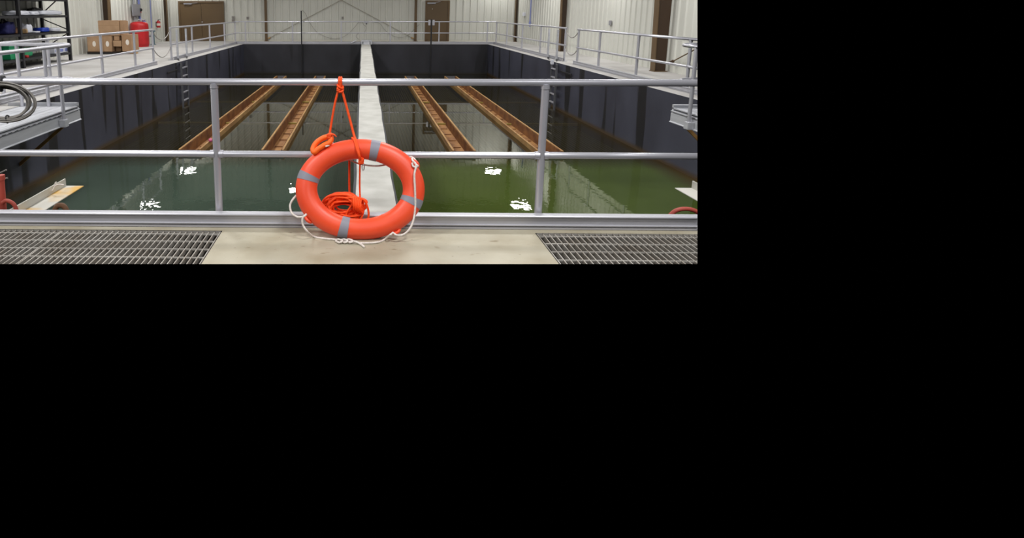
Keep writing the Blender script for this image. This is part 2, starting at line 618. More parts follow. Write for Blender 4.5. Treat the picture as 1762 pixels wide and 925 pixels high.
d2 = MB().box(a.x, a.x + fw_, YD - .06, YD + .02, 0, zt).box(b.x - fw_, b.x, YD - .06, YD + .02, 0, zt).box(a.x + fw_, b.x - fw_, YD - .06, YD + .02, zt - fw_, zt)
d2o = struct('door_2', d2, M['brown'], 'brown steel single door in the far wall', 'door')
l3 = MB().box(a.x + fw_, b.x - fw_, YD - .03, YD + .01, 0.015, zt - fw_, .006).build('door_leaf', M['door'], d2o)
p = atY(735.5, 5.4, YD - .08)
q = atY(750, 5.4, YD - .08)
MB().box(p.x, q.x, YD - .1, YD - .03, p.z - .04, p.z + .04, .008).bar((q.x, YD - .06, p.z + .04), (q.x + .25, YD - .06, p.z + .09), .02, .02).build('door_closer', M['greypipe'], l3)
p = atY(744, 15.5, YD - .04)
MB().cyl((p.x, YD - .02, p.z), (p.x, YD - .05, p.z), .02, 10).build('peephole', M['steel_bright'], l3)


# steel columns: outer flange, web, both running floor to roof, web deeper towards the top
def column(label, side, Y, xf, taper, fw2=0.10, zc=ZC - 0.02):
    """side -1/+1: column on the left/right wall; xf = room-side flange position at the floor"""
    xw = (WL + .045) if side < 0 else (WR - .045)
    t = thing('steel_column', label, 'column', (xf, Y, 0), 'brown building columns')
    xt = xf - side * taper
    fl_ = MB()
    fl_.add([(xf, Y - fw2, 0), (xf, Y + fw2, 0), (xf + side * .02, Y + fw2, 0), (xf + side * .02, Y - fw2, 0),
             (xt, Y - fw2, zc), (xt, Y + fw2, zc), (xt + side * .02, Y + fw2, zc), (xt + side * .02, Y - fw2, zc)],
            [(0, 1, 2, 3), (4, 5, 6, 7), (0, 1, 5, 4), (1, 2, 6, 5), (2, 3, 7, 6), (3, 0, 4, 7)])
    fl_.build('flange', M['brown'], t)
    w = MB()
    w.add([(xf + side * .02, Y - .01, 0), (xw, Y - .01, 0), (xw, Y + .01, 0), (xf + side * .02, Y + .01, 0),
           (xt + side * .02, Y - .01, zc), (xw, Y - .01, zc), (xw, Y + .01, zc), (xt + side * .02, Y + .01, zc)],
          [(0, 1, 2, 3), (4, 5, 6, 7), (0, 1, 5, 4), (1, 2, 6, 5), (2, 3, 7, 6), (3, 0, 4, 7)])
    w.build('web', M['brown_dark'], t)
    MB().box(xf - side * .02, xw, Y - fw2 - .02, Y + fw2 + .02, 0, .02).build('base_plate', M['brown'], t)
    return t


column('widest brown column on the right wall beside the near railing', 1, 17.15, 7.83, 0.16, 0.13)
column('brown column on the right wall behind the right ladder', 1, 25.8, 7.97, 0.10, 0.12)
column('slim brown column in the far right corner', 1, 33.9, 8.06, 0.06, 0.1)
column('brown column rising behind the cardboard boxes', -1, 25.9, -10.37, 0.12, 0.16)
column('slim brown column in the far left corner beside the double door', -1, 33.9, -10.44, 0.03, 0.1)


def back_column(label, x0, x1):
    p, q = atY(x0, 70.5, WB - .14), atY(x1, 70.5, WB - .14)
    t = thing('steel_column', label, 'column', ((p.x + q.x) / 2, WB - .14, 0), 'brown building columns')
    MB().box(p.x, q.x, WB - .16, WB - .14, 0, ZC - .02).build('flange', M['brown'], t)
    c = (p.x + q.x) / 2
    MB().box(c - .01, c + .01, WB - .14, WB - .04, 0, ZC - .02).build('web', M['brown_dark'], t)
    MB().box(p.x - .05, q.x + .05, WB - .18, WB - .05, 0, .02).build('base_plate', M['brown'], t)


back_column('thin brown column on the far wall right of the double door', 456.3, 460.8)
back_column('thin brown column on the far wall just left of the single door', 712.3, 716.8)

# brace rods and loose cable on the far wall
YW = WB - 0.10
ap = atY(587, 0.0, YW)
for x, y, lab in ((462, 66, 'thin diagonal brace rod sloping down to the left on the far wall'), (711, 66, 'thin diagonal brace rod sloping down to the right on the far wall')):
    e = atY(x, y, YW)
    d = e - ap
    t = thing('brace_rod', lab, 'rod', e, 'wall brace rods')
    MB().cyl(ap - d * .5, e, .014, 8).build('rod', M['thin'], t)
    MB().cyl(e - d.normalized() * .12, e + d.normalized() * .03, .04, 10).build('clevis', M['wood'], t)
p, q = atX(1155, 107, 8.1), atX(1198, 84, 8.1)
t = thing('brace_rod', 'thin brown brace rod rising from the widest right column', 'rod', p, 'wall brace rods')
MB().cyl(p, p + (q - p) * 3.0, .016, 8).build('rod', M['brown'], t)
MB().cyl(p - (q - p) * .02, p + (q - p) * .08, .04, 10).build('clevis', M['brown_dark'], t)


def wall_cable(label, pts, Y, r=.009, m='cable'):
    return tag(MB().tube(spline([atY(x, y, Y) for x, y in pts], 6), r, 6).build('hanging_cable', M[m]), label, 'cable', 'loose cables on the far wall')


wall_cable('long loop of cable drooping low across the far wall left of the centre',
           [(520, 17), (526, 24), (530, 34), (535, 42), (545, 55), (560, 63), (573, 66), (586, 65), (598, 59), (610, 47), (618, 38), (626, 38)], WB - .12)
wall_cable('short looped cable dropping from the grey box on the far railing', [(624, 37), (626, 43), (630, 46), (629, 52), (626, 56), (616, 58), (613, 63), (618, 68)], YF + .5)
wall_cable('cable drooping across the far wall right of the centre', [(640, 38), (653, 40), (660, 49), (668, 57), (680, 63), (692, 64), (703, 60), (716, 47), (722, 42)], WB - .12)


# ------------------------------------------------------------------ railings
def railing(name_label, axis, c, a, b, posts, ztop, zmid, side, r=.029, rp=.033, toe=(0.0, .11), plates=True, toe_gap=.001, group='grey pipe guard railings around the tank'):
    """straight guard railing. axis 'X' or 'Y' = running direction, c = fixed coordinate, a..b = extent, side = direction from posts to toe board"""
    def P(s, z, o=0.0):
        return Vector((s, c + o, z)) if axis == 'X' else Vector((c + o, s, z))
    t = thing('guard_railing', name_label, 'railing', P((a + b) / 2, 0), group)
    MB().cyl(P(a, ztop), P(b, ztop), r, 20).build('top_rail', M['alu'], t)
    cuts = sorted(posts)
    edges = [a] + cuts + [b]
    for i in range(len(edges) - 1):
        s0 = edges[i] + (rp if i > 0 else 0)
        s1 = edges[i + 1] - (rp if i < len(edges) - 2 else 0)
        if s1 - s0 > 0.03:
            MB().cyl(P(s0, zmid), P(s1, zmid), r * .95, 18).build('mid_rail', M['alu'], t)
    for s in cuts:
        pm = MB().cyl(P(s, 0.0), P(s, ztop - r * .6), rp, 18)
        po = pm.build('post', M['alu'], t)
        col = MB().cyl(P(s, ztop - r - .02), P(s, ztop - r * .5), rp * 1.12, 18)
        for sg in (-1, 1):
            if a + .05 < s + sg * .1 < b - .0:
                MB().cyl(P(s + sg * rp * .6, zmid), P(s + sg * (rp + .022), zmid), r * 1.18, 16).build('sleeve', M['alu'], po)
        col.build('collar', M['alu'], po)
        if plates:
            pl = MB()
            q = P(s, 0)
            pl.box(q.x - .09, q.x + .09, q.y - .09, q.y + .09, .001, .016, .003)
            bp_ = pl.build('base_plate', M['alu_dull'], po)
    if toe:
        z0, z1 = toe
        h = z1 - z0
        g = side
        prof_ = [(0, z1), (-.06, z1), (-.066, z1 - .006), (-.066, z1 - .014), (-.052, z1 - .02), (-.052, z0 + .34 * h), (-.066, z0 + .31 * h), (-.066, z0 + .25 * h),
                 (-.050, z0 + .21 * h), (-.050, z0 + .17 * h), (-.060, z0 + .13 * h), (-.060, z0), (-.04, z0), (-.04, z1 - .02), (0, z1 - .02)]
        poly = [(c + g * (rp + toe_gap - d), z) for d, z in prof_]
        tb = MB()
        if axis == 'X':
            tb.prism(poly, 'X', a, b)
        else:
            tb.prism(poly, 'Y', a, b)
        tb.build('toe_board', M['toe'], t)
    return t


YR = 4.60
railing('nearest grey pipe railing, the one the orange life ring leans on', 'X', YR, -3.3, 3.2, [-1.096, 1.339], 1.087, .541, -1, r=.0262, rp=.0278, toe=(0.004, .110), plates=False, toe_gap=.028)
XA, XB = -6.34, 6.56
railing('left railing stretch in front of the shelves and cardboard boxes', 'Y', XA, 9.0, 19.05, [10.9, 12.6, 15.2, 17.45, 19.0], 1.045, .50, 1, toe=(.004, .11))
railing('left railing stretch between the left ladder and the far corner', 'Y', XA, 20.75, 31.6, [20.8, 23.45, 26.2, 29.0, 31.5], 1.06, .51, 1, toe=(.004, .11))
px = [422.9, 503.7, 587.3, 671.4, 755, 838]
railing('long far railing along the back edge of the tank', 'X', YF + .35, XA + .0, XB - .0, [atY(x, 72, YF + .35).x for x in px], 1.085, .535, -1, r=.03, rp=.034, toe=(.004, .11))
railing('right railing stretch between the far corner and the right ladder', 'Y', XB, 20.55, 31.4, [20.65, 23.5, 26.2, 29.0, 31.3], 1.06, .51, -1, toe=(.004, .11))
railing('right railing stretch in front of the widest brown column', 'Y', XB, 10.0, 19.5, [12.8, 15.2, 17.65, 19.4], 1.05, .50, -1, toe=(.004, .11))


def chain(label, p, q, sag):
    p, q = Vector(p), Vector(q)
    pts = []
    for i in range(13):
        u = i / 12
        pts.append(p.lerp(q, u) - Vector((0, 0, sag * 4 * u * (1 - u))))
    return tag(MB().tube(pts, .014, 6).build('safety_chain', M['chain']), label, 'chain', 'chains across the ladder openings')


chain('upper safety chain across the left ladder opening', (XA, 19.02, 1.0), (XA, 20.8, 1.0), .30)
chain('lower safety chain across the left ladder opening', (XA, 19.02, .47), (XA, 20.8, .45), .30)
chain('upper safety chain across the right ladder opening', (XB, 19.42, 1.0), (XB, 20.65, 1.0), .22)
chain('lower safety chain across the right ladder opening', (XB, 19.42, .46), (XB, 20.65, .46), .22)


# ------------------------------------------------------------------ ladders
def ladder(label, x, y0, y1, side, gx, gy0, gy1, grp='aluminium tank ladders'):
    t = thing('tank_ladder', label, 'ladder', (x, (y0 + y1) / 2, ZW), grp)
    for y in (y0, y1):
        MB().box(x - .03, x + .03, y - .022, y + .022, -2.1, -.02, .004).build('side_rail', M['liner_grey'], t)
    for i in range(8):
        z = -.18 - i * .26
        MB().box(x - .03, x + .03, y0 + .02, y1 - .02, z - .02, z + .02, .005).build('rung', M['alu'], t)
    for y, gy in ((y0, gy0), (y1, gy1)):
        MB().box(gx - .03, gx + .03, gy - .03, gy + .03, 0.0, 1.0, .006).build('grab_rail', M['alu_dull'], t)
        MB().bar((gx, gy, .02), (x, y, -.10), .05, .05).build('bracket', M['dark_metal'], t)
    MB().bar((x + side * .1, y0 - .05, -.22), (x + side * .1, y0 - 1.1, -.22), .03, .04).build('standoff', M['dark_metal'], t)
    return t


ladder('ladder going down into the water on the left tank wall', -5.74, 19.80, 20.42, -1, -6.2, 21.05, 22.15)
lr_ = ladder('ladder going down into the water on the right tank wall', 6.0, 19.55, 20.05, 1, 6.42, 21.0, 22.0)


MB().box(5.955, 6.045, 20.0, 20.09, -.06, .09, .012).build('white_wrap', M['white'], lr_)


# ------------------------------------------------------------------ platforms at both sides
def platform(label, s, xo, xi, y_end, ystart, zt=1.05, zm=.49):
    """s = -1 left, +1 right; xo = open side towards the tank, xi = wall side"""
    t = thing('side_platform', label, 'platform', ((xo + xi) / 2, y_end - 1, -.24), 'aluminium platforms over the tank')
    n = 9
    for i in range(n):
        u0 = xo + (xi - xo) * i / n
        u1 = xo + (xi - xo) * (i + .93) / n
        MB().box(u0 + s * .03, u1 + s * .03, ystart, y_end - .03, -.04, -.004).build('deck_plank', M['alu_dull'], t)
    g = -s
    prof_ = [(-.07, 0), (0, 0), (0, -.018), (-.03, -.02), (-.03, -.045), (.02, -.05), (.02, -.062), (-.015, -.066), (-.015, -.082), (.012, -.09), (.012, -.225), (.03, -.235), (.03, -.245), (-.07, -.245)]
    bm_ = MB().prism([(xo + g * d, z) for d, z in prof_], 'Y', ystart, y_end)
    sb = bm_.build('side_beam', M['alu_dull'], t)
    sl = MB()
    y = ystart + .1
    while y < y_end - .5:
        sl.box(xo + g * .012, xo + g * .0215, y, y + .09, -.061, -.051)
        y += .16
    sl.build('slot', M['dark_metal'], sb)
    MB().prism([(y_end - d, z) for d, z in ((.07, .055), (0, .055), (0, -.245), (.05, -.245), (.05, -.02), (.05, .04), (.07, .04))], 'X', xo + g * .0, xi).build('end_beam', M['alu_dull'], t)
    # handrail wraps round the end with a rounded corner
    R_ = .33
    xr = xo + g * .07
    ye = y_end - .08
    def loop(z):
        pts = [Vector((xr, ystart, z)), Vector((xr, ye - R_, z))]
        for k in range(1, 8):
            a_ = k / 8 * PI / 2
            pts.append(Vector((xr + s * R_ * (1 - math.cos(a_)), ye - R_ + R_ * math.sin(a_), z)))
        pts += [Vector((xr + s * R_, ye, z)), Vector((xi + s * .1, ye, z))]
        return pts
    MB().tube(loop(zt), .03, 14).build('top_rail', M['alu'], t)
    MB().tube(loop(zm), .026, 14).build('mid_rail', M['alu'], t)
    for y in (y_end - .72, y_end - 2.9):
        po = MB().cyl((xr, y, -.2), (xr, y, zt), .03, 16).build('post', M['alu'], t)
        MB().box(xo + g * .013, xr + g * .045, y - .07, y + .07, -.24, -.12, .006).build('bracket', M['alu_dull'], po)
    for f in (.40, .78):
        x = xo + (xi - xo) * f
        MB().cyl((x, ye, 0), (x, ye, zt), .03, 16).build('post', M['alu'], t)
    MB().bar((xo + s * .1, y_end - .25, -.25), (xi - s * .02, y_end - .25, -1.15), .05, .05).build('brace', M['tan'], t)
    return t


platform('aluminium platform with looped handrail jutting out on the left beside the coiled cable', -1, -4.89, -6.1, 10.62, 6.2)
platform('aluminium platform end cut by the right picture edge', 1, 5.24, 6.3, 10.62, 6.2, zt=1.06)


# ------------------------------------------------------------------ troughs
def trough(label, x0, x1, y0=13.2, y1=28.9, zr=-1.335, dep=.26):
    t = thing('launder_trough', label, 'trough', ((x0 + x1) / 2, y0, zr - dep), 'rusty overflow troughs')
    th = .035
    for x, g in ((x0, 1), (x1, -1)):
        MB().prism([(x, zr), (x + g * .045, zr), (x + g * .045, zr - .012), (x + g * th * .6, zr - .016), (x + g * th * .6, zr - dep), (x, zr - dep)], 'Y', y0, y1).build('side_plate', M['tan'], t)
        # notched weir plate standing inside the side plate
        w = MB()
        n = int((y1 - y0) / .30)
        st = (y1 - y0) / n
        xx = x + g * .055
        xw = x + g * .063
        vs, ff = [], []
        for i in range(n):
            a = y0 + i * st
            o = len(vs)
            for X in (xx, xw):
                vs += [(X, a, zr - dep + .01), (X, a, zr - .005), (X, a + st * .4, zr - .005), (X, a + st * .5, zr - .06), (X, a + st * .6, zr - .005), (X, a + st, zr - .005), (X, a + st, zr - dep + .01)]
            ff += [tuple(range(o, o + 7)), tuple(range(o + 7, o + 14))]
            ff += [(o + k, o + k + 1, o + 8 + k, o + 7 + k) for k in range(6)]
        w.add(vs, ff)
        w.build('weir_plate', M['rust'], t)
    MB().box(x0 + .02, x1 - .02, y0, y1, zr - dep - .01, zr - dep + .01).build('bottom_plate', M['rust_light'], t)
    for y in (y0, y1):
        MB().box(x0, x1, y - .012, y + .012, zr - dep, zr - .02 if y == y0 else zr).build('end_plate', M['liner_grey'], t)
    MB().box(x0 - .12, x1 + .12, y0 - .03, y0 - .012, zr - .09, zr - .05).build('end_strip', M['liner_grey'], t)
    for i in range(20):
        y = y0 + .6 + i * .8
        MB().box(x0 + .1, x1 - .1, y - .012, y + .012, zr - dep + .011, zr - dep + .03).build('cross_tie', M['rust'], t)
    return t


trough('rusty trough nearest the left tank wall', -3.98, -3.50)
trough('rusty trough just left of the white divider wall', -2.18, -1.69)
trough('rusty trough just right of the white divider wall', 1.94, 2.44)
trough('rusty trough nearest the right tank wall', 3.76, 4.31)

mk = MB().lathe((-3.47, 14.0, -1.345), [(.01, 0), (.035, .015), (.045, .045), (.035, .075), (.01, .09)], 16)
tag(mk.build('marker_float', M['pink']), 'small pink float on the right rim of the rusty trough nearest the left wall', 'float')

for y, nm in ((17.7, 'nearer'), (22.0, 'farther')):
    for xa, xb, sd_ in ((XL, -.09, 'left'), (.42, XR, 'right')):
        tag(MB().box(xa + .01, xb - .01, y - .035, y + .035, -1.60, -1.54).build('support_beam', M['beam_y']),
            f'{nm} yellowish beam under the water in the {sd_} half of the tank', 'beam', 'beams just under the water')

TR = ((-3.98, -3.50), (-2.18, -1.69), (1.94, 2.44), (3.76, 4.31))
wt = MB()
quad(wt, XL, -.06, YN, 13.2, ZW)
quad(wt, .40, XR, YN, 13.2, ZW)
quad(wt, XL, -.06, 28.9, YF, ZW)
quad(wt, .40, XR, 28.9, YF, ZW)
for a, b in ((XL, TR[0][0]), (TR[0][1], TR[1][0]), (TR[1][1], -.06), (.40, TR[2][0]), (TR[2][1], TR[3][0]), (TR[3][1], XR)):
    quad(wt, a, b, 13.2, 28.9, ZW)
st_ = MB()
x = XL + .1
while x < XR - .1:
    if not -.2 < x < .55 and not any(a - .05 < x < b + .05 for a, b in TR):
        st_.box(x - .010, x + .010, 13.0, 30.6, -1.75, -1.66)
    x += .085
tag(st_.build('settler_media', M['settler']), 'rows of settler plates showing faintly under the clear far water', 'settler', None, 'stuff')
tag(wt.build('water', M['water']), 'greenish tank water mirroring the far wall and lamps', 'water', None, 'stuff')


# ------------------------------------------------------------------ poles, divider bracket
def pole(label, x, ytop, r, coupler):
    Y = YF - .18
    p = atY(x, ytop, Y)
    t = thing('gauge_pole', label, 'pole', (p.x, Y, ZW), 'upright poles at the far edge')
    MB().cyl((p.x, Y, -2.4), (p.x, Y, p.z), r, 12).build('pole', M['dark_metal'], t)
    MB().box(p.x - .09, p.x + .09, Y + .0, YF + .33, 1.05, 1.12, .005).build('clamp', M['alu_dull'], t)
    if coupler:
        for sg in (-1, 1):
            MB().box(p.x + sg * .05, p.x + sg * .15, Y - .05, Y + .05, .92, 1.18, .01).build('coupler', M['alu'], t)
    return t


pole('dark upright pole at the far edge left of the divider wall', 518.3, 18.5, .032, False)
pole('dark upright pole with pale clamp in front of the single door', 742.6, 33, .035, True)
a, b = atY(621.5, 74.5, YF - .1), atY(639.8, 74.5, YF - .1)
t = thing('divider_bracket', 'grey metal saddle on the far end of the white divider wall', 'bracket', ((a.x + b.x) / 2, YF, 0))
MB().box(a.x, b.x, YF - .25, YF + .3, .14, .2, .008).build('cover_plate', M['alu_dull'], t)
MB().box(a.x + .1, b.x - .1, YF - .24, YF - .22, .0, .14).build('front_plate', M['alu_dull'], t)
MB().box(a.x, a.x + .07, YF - .25, YF + .3, .0, .14, .006).build('foot', M['alu_dull'], t)
MB().box(b.x - .07, b.x, YF - .25, YF + .3, .0, .14, .006).build('foot', M['alu_dull'], t)
p, q = atY(604, 73.6, YF + .2), atY(613, 69.3, YF + .2)
tag(MB().bar(p, q, .06, .03).build('kick_strip', M['white']), 'short pale strip slanting up to the divider saddle', 'strip')
p = atY(630.5, 38, YF + .32)
t = thing('junction_box', 'small grey box hanging on the far railing above the divider wall', 'box', p)
MB().box(p.x - .11, p.x + .11, p.y - .05, p.y + .0, p.z - .06, p.z + .03, .01).build('housing', M['greypipe'], t)
MB().cyl((p.x, p.y - .03, p.z - .11), (p.x, p.y - .03, p.z - .05), .03, 10).build('cable_gland', M['dark_metal'], t)


# ------------------------------------------------------------------ gratings
def grating(label, x0, x1, y0, y1):
    t = thing('floor_grating', label, 'grating', ((x0 + x1) / 2, y1, 0), 'steel floor gratings')
    b_ = MB()
    n = max(2, round((x1 - x0) / .0425))
    for i in range(n + 1):
        x = x0 + .004 + (x1 - x0 - .008) * i / n
        b_.box(x - .0038, x + .0038, y0, y1, -.034, -.001)
    b_.build('bearing_bar', M['grating'], t)
    r_ = MB()
    y = y1 - .052
    while y > y0:
        r_.box(x0, x1, y - .0045, y + .0045, -.012, -.002)
        y -= .148
    r_.build('cross_rod', M['grating_side'], t)
    MB().box(x0, x1, y1 - .006, y1, -.034, -.001).build('banding_bar', M['grating_side'], t)
    return t


grating('steel floor grating panel in the bottom left corner beyond the double bar seam', -3.3, -2.226, 2.6, GY - .012)
grating('steel floor grating panel left of the life ring, next to the bare concrete', -2.222, GLX - .008, 2.6, GY - .012)
grating('steel floor grating panel on the right of the life ring', GRX + .008, 2.9, 2.6, GY - .004)


# ------------------------------------------------------------------ life ring and its line
LEAN = math.radians(21.0)
RC = Vector((-.014, 4.388, .337))
EU, EV, EN = Vector((1, 0, 0)), Vector((0, math.sin(LEAN), math.cos(LEAN))), Vector((0, -math.cos(LEAN), math.sin(LEAN)))
RA, RB = .389, .290


def rp_(ang, off=0.0, fr=0.0):
    """point of the ring: angle, distance out from the tube centre line in the ring's plane, distance to the front"""
    c = EU * (RA * math.cos(ang)) + EV * (RB * math.sin(ang))
    d = (EU * (RB * math.cos(ang)) + EV * (RA * math.sin(ang))).normalized()
    return RC + c + d * off + EN * fr


def ring_arc(a0, a1, n, grow, m=26, closed=False):
    mb = MB()
    vs = []
    k = n if closed else n + 1
    for i in range(k):
        ang = a0 + (a1 - a0) * i / n
        ri = .0735 + .0055 * abs(math.cos(ang)) + grow
        rn = .064 + grow
        for j in range(m):
            b_ = 2 * PI * j / m
            vs.append(rp_(ang, ri * math.cos(b_), rn * math.sin(b_)))
    fs_ = []
    for i in range(n):
        for j in range(m):
            a_, c_ = i * m, ((i + 1) % k) * m
            fs_.append((a_ + j, a_ + (j + 1) % m, c_ + (j + 1) % m, c_ + j))
    mb.add(vs, fs_, True)
    if not closed:
        mb.add(vs[:m], [tuple(range(m))])
        mb.add(vs[-m:], [tuple(range(m))])
    return mb


ring = thing('life_ring', 'orange life ring with four grey tapes leaning on the nearest railing', 'life ring', (RC.x, 4.31, 0))
ring_arc(0, 2 * PI, 128, 0, closed=True).build('ring_body', M['orange'], ring)
TA = [math.radians(d) for d in (74.5, 164.5, 253.5, 342.5)]
for a_ in TA:
    w = .082 if abs(math.sin(a_)) > .7 else .082
    tag(ring_arc(a_ - w, a_ + w, 10, .0022).build('tape_band', M['tape'], ring), 'grey reflective tape')
# rope lugs
LUG = [math.radians(d) for d in (28, 124, 216, 305)]
for a_ in LUG:
    lm = MB()
    q = rp_(a_, .074, .012)
    t_ = (rp_(a_ + .05) - rp_(a_ - .05)).normalized()
    lm.tube(spline([q - t_ * .030, q - t_ * .012 + EN * .012 + (q - rp_(a_)).normalized() * .010, q + t_ * .012 + EN * .012 + (q - rp_(a_)).normalized() * .010, q + t_ * .030], 5), .012, 10)
    lm.build('rope_lug', M['orange'], ring)


def rpix(x, y, fr=0.0):
    """point on the ring's leaning plane (shifted to the front by fr)"""
    d = ray(x, y)
    k = (RC + EN * fr - EYEP).dot(EN) / d.dot(EN)
    return EYEP + d * k


gr = MB()
rr = .0075
F = lambda x, y: atZ(x, y, rr)
gr.tube(spline([rpix(510, 336, .0), rpix(503, 344, .02), rpix(499, 354, .02), rpix(502, 366, .03), rpix(512, 373, .055), rpix(523, 372, .07), rpix(527, 368, .06)], 8), rr, 8)
gr.tube(spline([rpix(527, 369, .06), rpix(521, 374, .07), rpix(521, 386, .06), rpix(529, 398, .05), F(541, 407), F(560, 410.5), F(578, 412), F(598, 416), F(625, 418), F(650, 416.5), F(662, 411.5), rpix(671, 404, .085), rpix(674, 402, .08), rpix(676, 400, .06)], 8), rr, 8)
gr.tube(spline([rpix(676, 400, .065), rpix(682, 404, .07), rpix(692, 404, .065), rpix(703, 396, .055), rpix(711, 380, .05), rpix(714.5, 355, .055), rpix(714, 325, .075), rpix(713, 300, .08), rpix(716, 284, .07), rpix(710, 276, .05), rpix(709, 272, .03)], 8), rr, 8)
gr.tube(spline([rpix(715, 283, .07), rpix(719, 285, .075), rpix(717, 287, .07), rpix(711, 286, .066), rpix(709, 280, .06)], 6), rr, 8)
# part of the rope that runs behind the top of the ring
gr.tube(spline([rpix(560, 252, .066), rpix(566, 250, .05), rpix(572, 246, -.03), rpix(585, 262, -.085), rpix(600, 273, -.08), rpix(616, 281, -.075), rpix(640, 285, -.075), rpix(660, 284, -.075), rpix(690, 276, -.08), rpix(708, 270, -.06), rpix(718, 280, .0)], 8), rr * .85, 8)
# knot and frayed tail under the ring
for k in range(3):
    gr.tube(spline([atZ(577 + k * 9, 413, .009), atZ(583 + k * 9, 411.5, .022), atZ(589 + k * 9, 414.5, .02), atZ(584 + k * 9, 417, .012), atZ(578 + k * 9, 414.5, .009)], 6), rr, 8)
gr.tube(spline([F(600, 414), atZ(612, 415.5, .018), F(621, 420), F(627, 425)], 6), [rr] * 12 + [rr * 1.1] * 6 + [rr * .5], 8)
tag(gr.build('grab_rope', M['white_rope'], ring), 'white grab rope')

line = thing('throw_line', 'orange rope looped over the nearest railing with a tangled bundle hanging inside the life ring', 'rope', (-.08, 4.520, .13))
R1 = .0082
A = lambda x, y, Y: atY(x, y, Y)
hl = MB()
zt_ = 1.087
X0 = atY(585.5, 141, YR).x
# loop round the top rail
for dx in (-.006, .008):
    hl.tube([Vector((X0 + dx, YR + .0345 * math.sin(u * 2 * PI / 20), zt_ + .0345 * math.cos(u * 2 * PI / 20))) for u in range(20)], .0085, 8, closed=True)
# knot under the rail
kc = A(585.5, 152, YR - .03)
for k in range(4):
    hl.tube([kc + Vector((.020 * math.cos(u / 14 * 2 * PI), .013 * math.sin(u / 14 * 2 * PI + k), .013 * math.sin(u / 14 * 2 * PI + k * 1.4) + (k - 1.5) * .008)) for u in range(14)], .0085, 8, closed=True)
hl.tube([A(585.5, 139, YR - .036), A(585.5, 149, YR - .036)], .010, 8)
# two legs
hl.tube(spline([A(583, 154, YR - .03), A(578, 170, YR - .035), A(573, 195, YR - .04), A(568.5, 222, YR - .05), A(567, 231, YR - .06)], 6), R1, 8)
hl.tube(spline([A(588, 154, YR - .03), A(594, 175, YR - .04), A(602, 205, YR - .06), A(609, 232, YR - .09), A(613, 243, YR - .14), rpix(616, 255, .075), rpix(619, 270, .07), rpix(621, 276, .03), A(620.5, 280, 4.440)], 6), R1 * 1.1, 8)
hl.tube(spline([A(606, 237, YR - .09), rpix(610, 242, .05), rpix(614, 256, .075), rpix(618, 268, .07), A(620, 277, 4.450)], 6), R1 * 1.05, 8)
hl.tube(spline([A(601, 268, YR + .03), A(601, 290, YR + .02), A(601, 320, YR), A(602, 340, YR - .03)], 6), R1 * 1.0, 8)
hl.tube(spline([A(619.5, 280, 4.450), A(619, 300, 4.470), A(619, 325, 4.490), A(620, 345, 4.490)], 6), R1 * .8, 8)
hl.build('hanging_strand', M['rope'], line)
kn = MB()
for k in range(4):
    c = A(621.5, 274 + k * 2.4, 4.430)
    kn.tube([c + Vector((.014 * math.cos(u / 12 * 2 * PI), .012 * math.sin(u / 12 * 2 * PI), .006 * math.sin(u / 12 * 2 * PI + k))) for u in range(12)], .008, 8, closed=True)
kn.build('knot', M['rope'], line)
cb = MB()
c = A(625, 287.5, 4.420)
cb.tube([c + Vector((.009 * math.cos(u / 20 * 2 * PI), 0, .024 * math.sin(u / 20 * 2 * PI))) for u in range(20)], .0028, 8, closed=True)
cb.tube([c + Vector((-.001, 0, .02)), c + Vector((.001, 0, -.022))], .0016, 6)
tag(cb.build('carabiner', M['steel_bright'], line), 'small metal carabiner')
# tangled bundle
bd = MB()
rnd = random.Random(11)
bc = A(592, 357, 4.490)
path = []
turns = 30
for k in range(turns):
    ph = rnd.uniform(-.5, .5)
    ax = rnd.uniform(.09, .158)
    az = rnd.uniform(.045, .098)
    tl = rnd.uniform(-.55, .45)
    ox, oz, oy = rnd.uniform(-.03, .03), rnd.uniform(-.022, .022), rnd.uniform(-.032, .032)
    for u in range(9):
        w_ = u / 9 * 2 * PI + ph
        x_, z_ = ax * math.cos(w_), az * math.sin(w_)
        path.append(bc + Vector((ox + x_ * math.cos(tl) - z_ * math.sin(tl), oy + .018 * math.sin(w_ * 2 + k), oz + (x_ * math.sin(tl) * .6 + z_ * math.cos(tl)))) + Vector((rnd.uniform(-.008, .008), rnd.uniform(-.006, .006), rnd.uniform(-.008, .008))))
bd.tube(spline(path, 5), R1 * .95, 7)
# wraps gathering the right hand part
for k in range(5):
    c = A(611 + k * 3.0, 350 + k * 1.2, 4.470)
    bd.tube([c + Vector((.012 * math.cos(u / 16 * 2 * PI + .5), .05 * math.cos(u / 16 * 2 * PI), .055 * math.sin(u / 16 * 2 * PI))) for u in range(16)], R1, 7, closed=True)
bd.tube(spline([A(612, 372, 4.455), A(618, 380, 4.450), A(628, 381, 4.450), A(634, 373, 4.455), A(633, 358, 4.460), A(626, 344, 4.460), A(612, 340, 4.460)], 7), R1, 7)
bd.tube(spline([A(556, 345, 4.470), A(565, 338, 4.460), A(582, 335, 4.455), A(601, 337, 4.455), A(606, 350, 4.450), A(596, 368, 4.455), A(600, 381, 4.450)], 7), R1, 7)
bd.build('rope_bundle', M['rope'], line)
fm = MB()
fm.tube(spline([rpix(566, 235, .035), rpix(555, 238, .03), rpix(544, 246, .03), rpix(538.5, 256, .035), rpix(541, 262, .05), rpix(548, 256, .055), rpix(559, 249, .05), rpix(567, 245, .045), rpix(570, 238, .04)], 8, closed=True), .020, 14, closed=True)
tag(fm.build('float_loop', M['foam'], line), 'thick soft orange loop')
fk = MB()
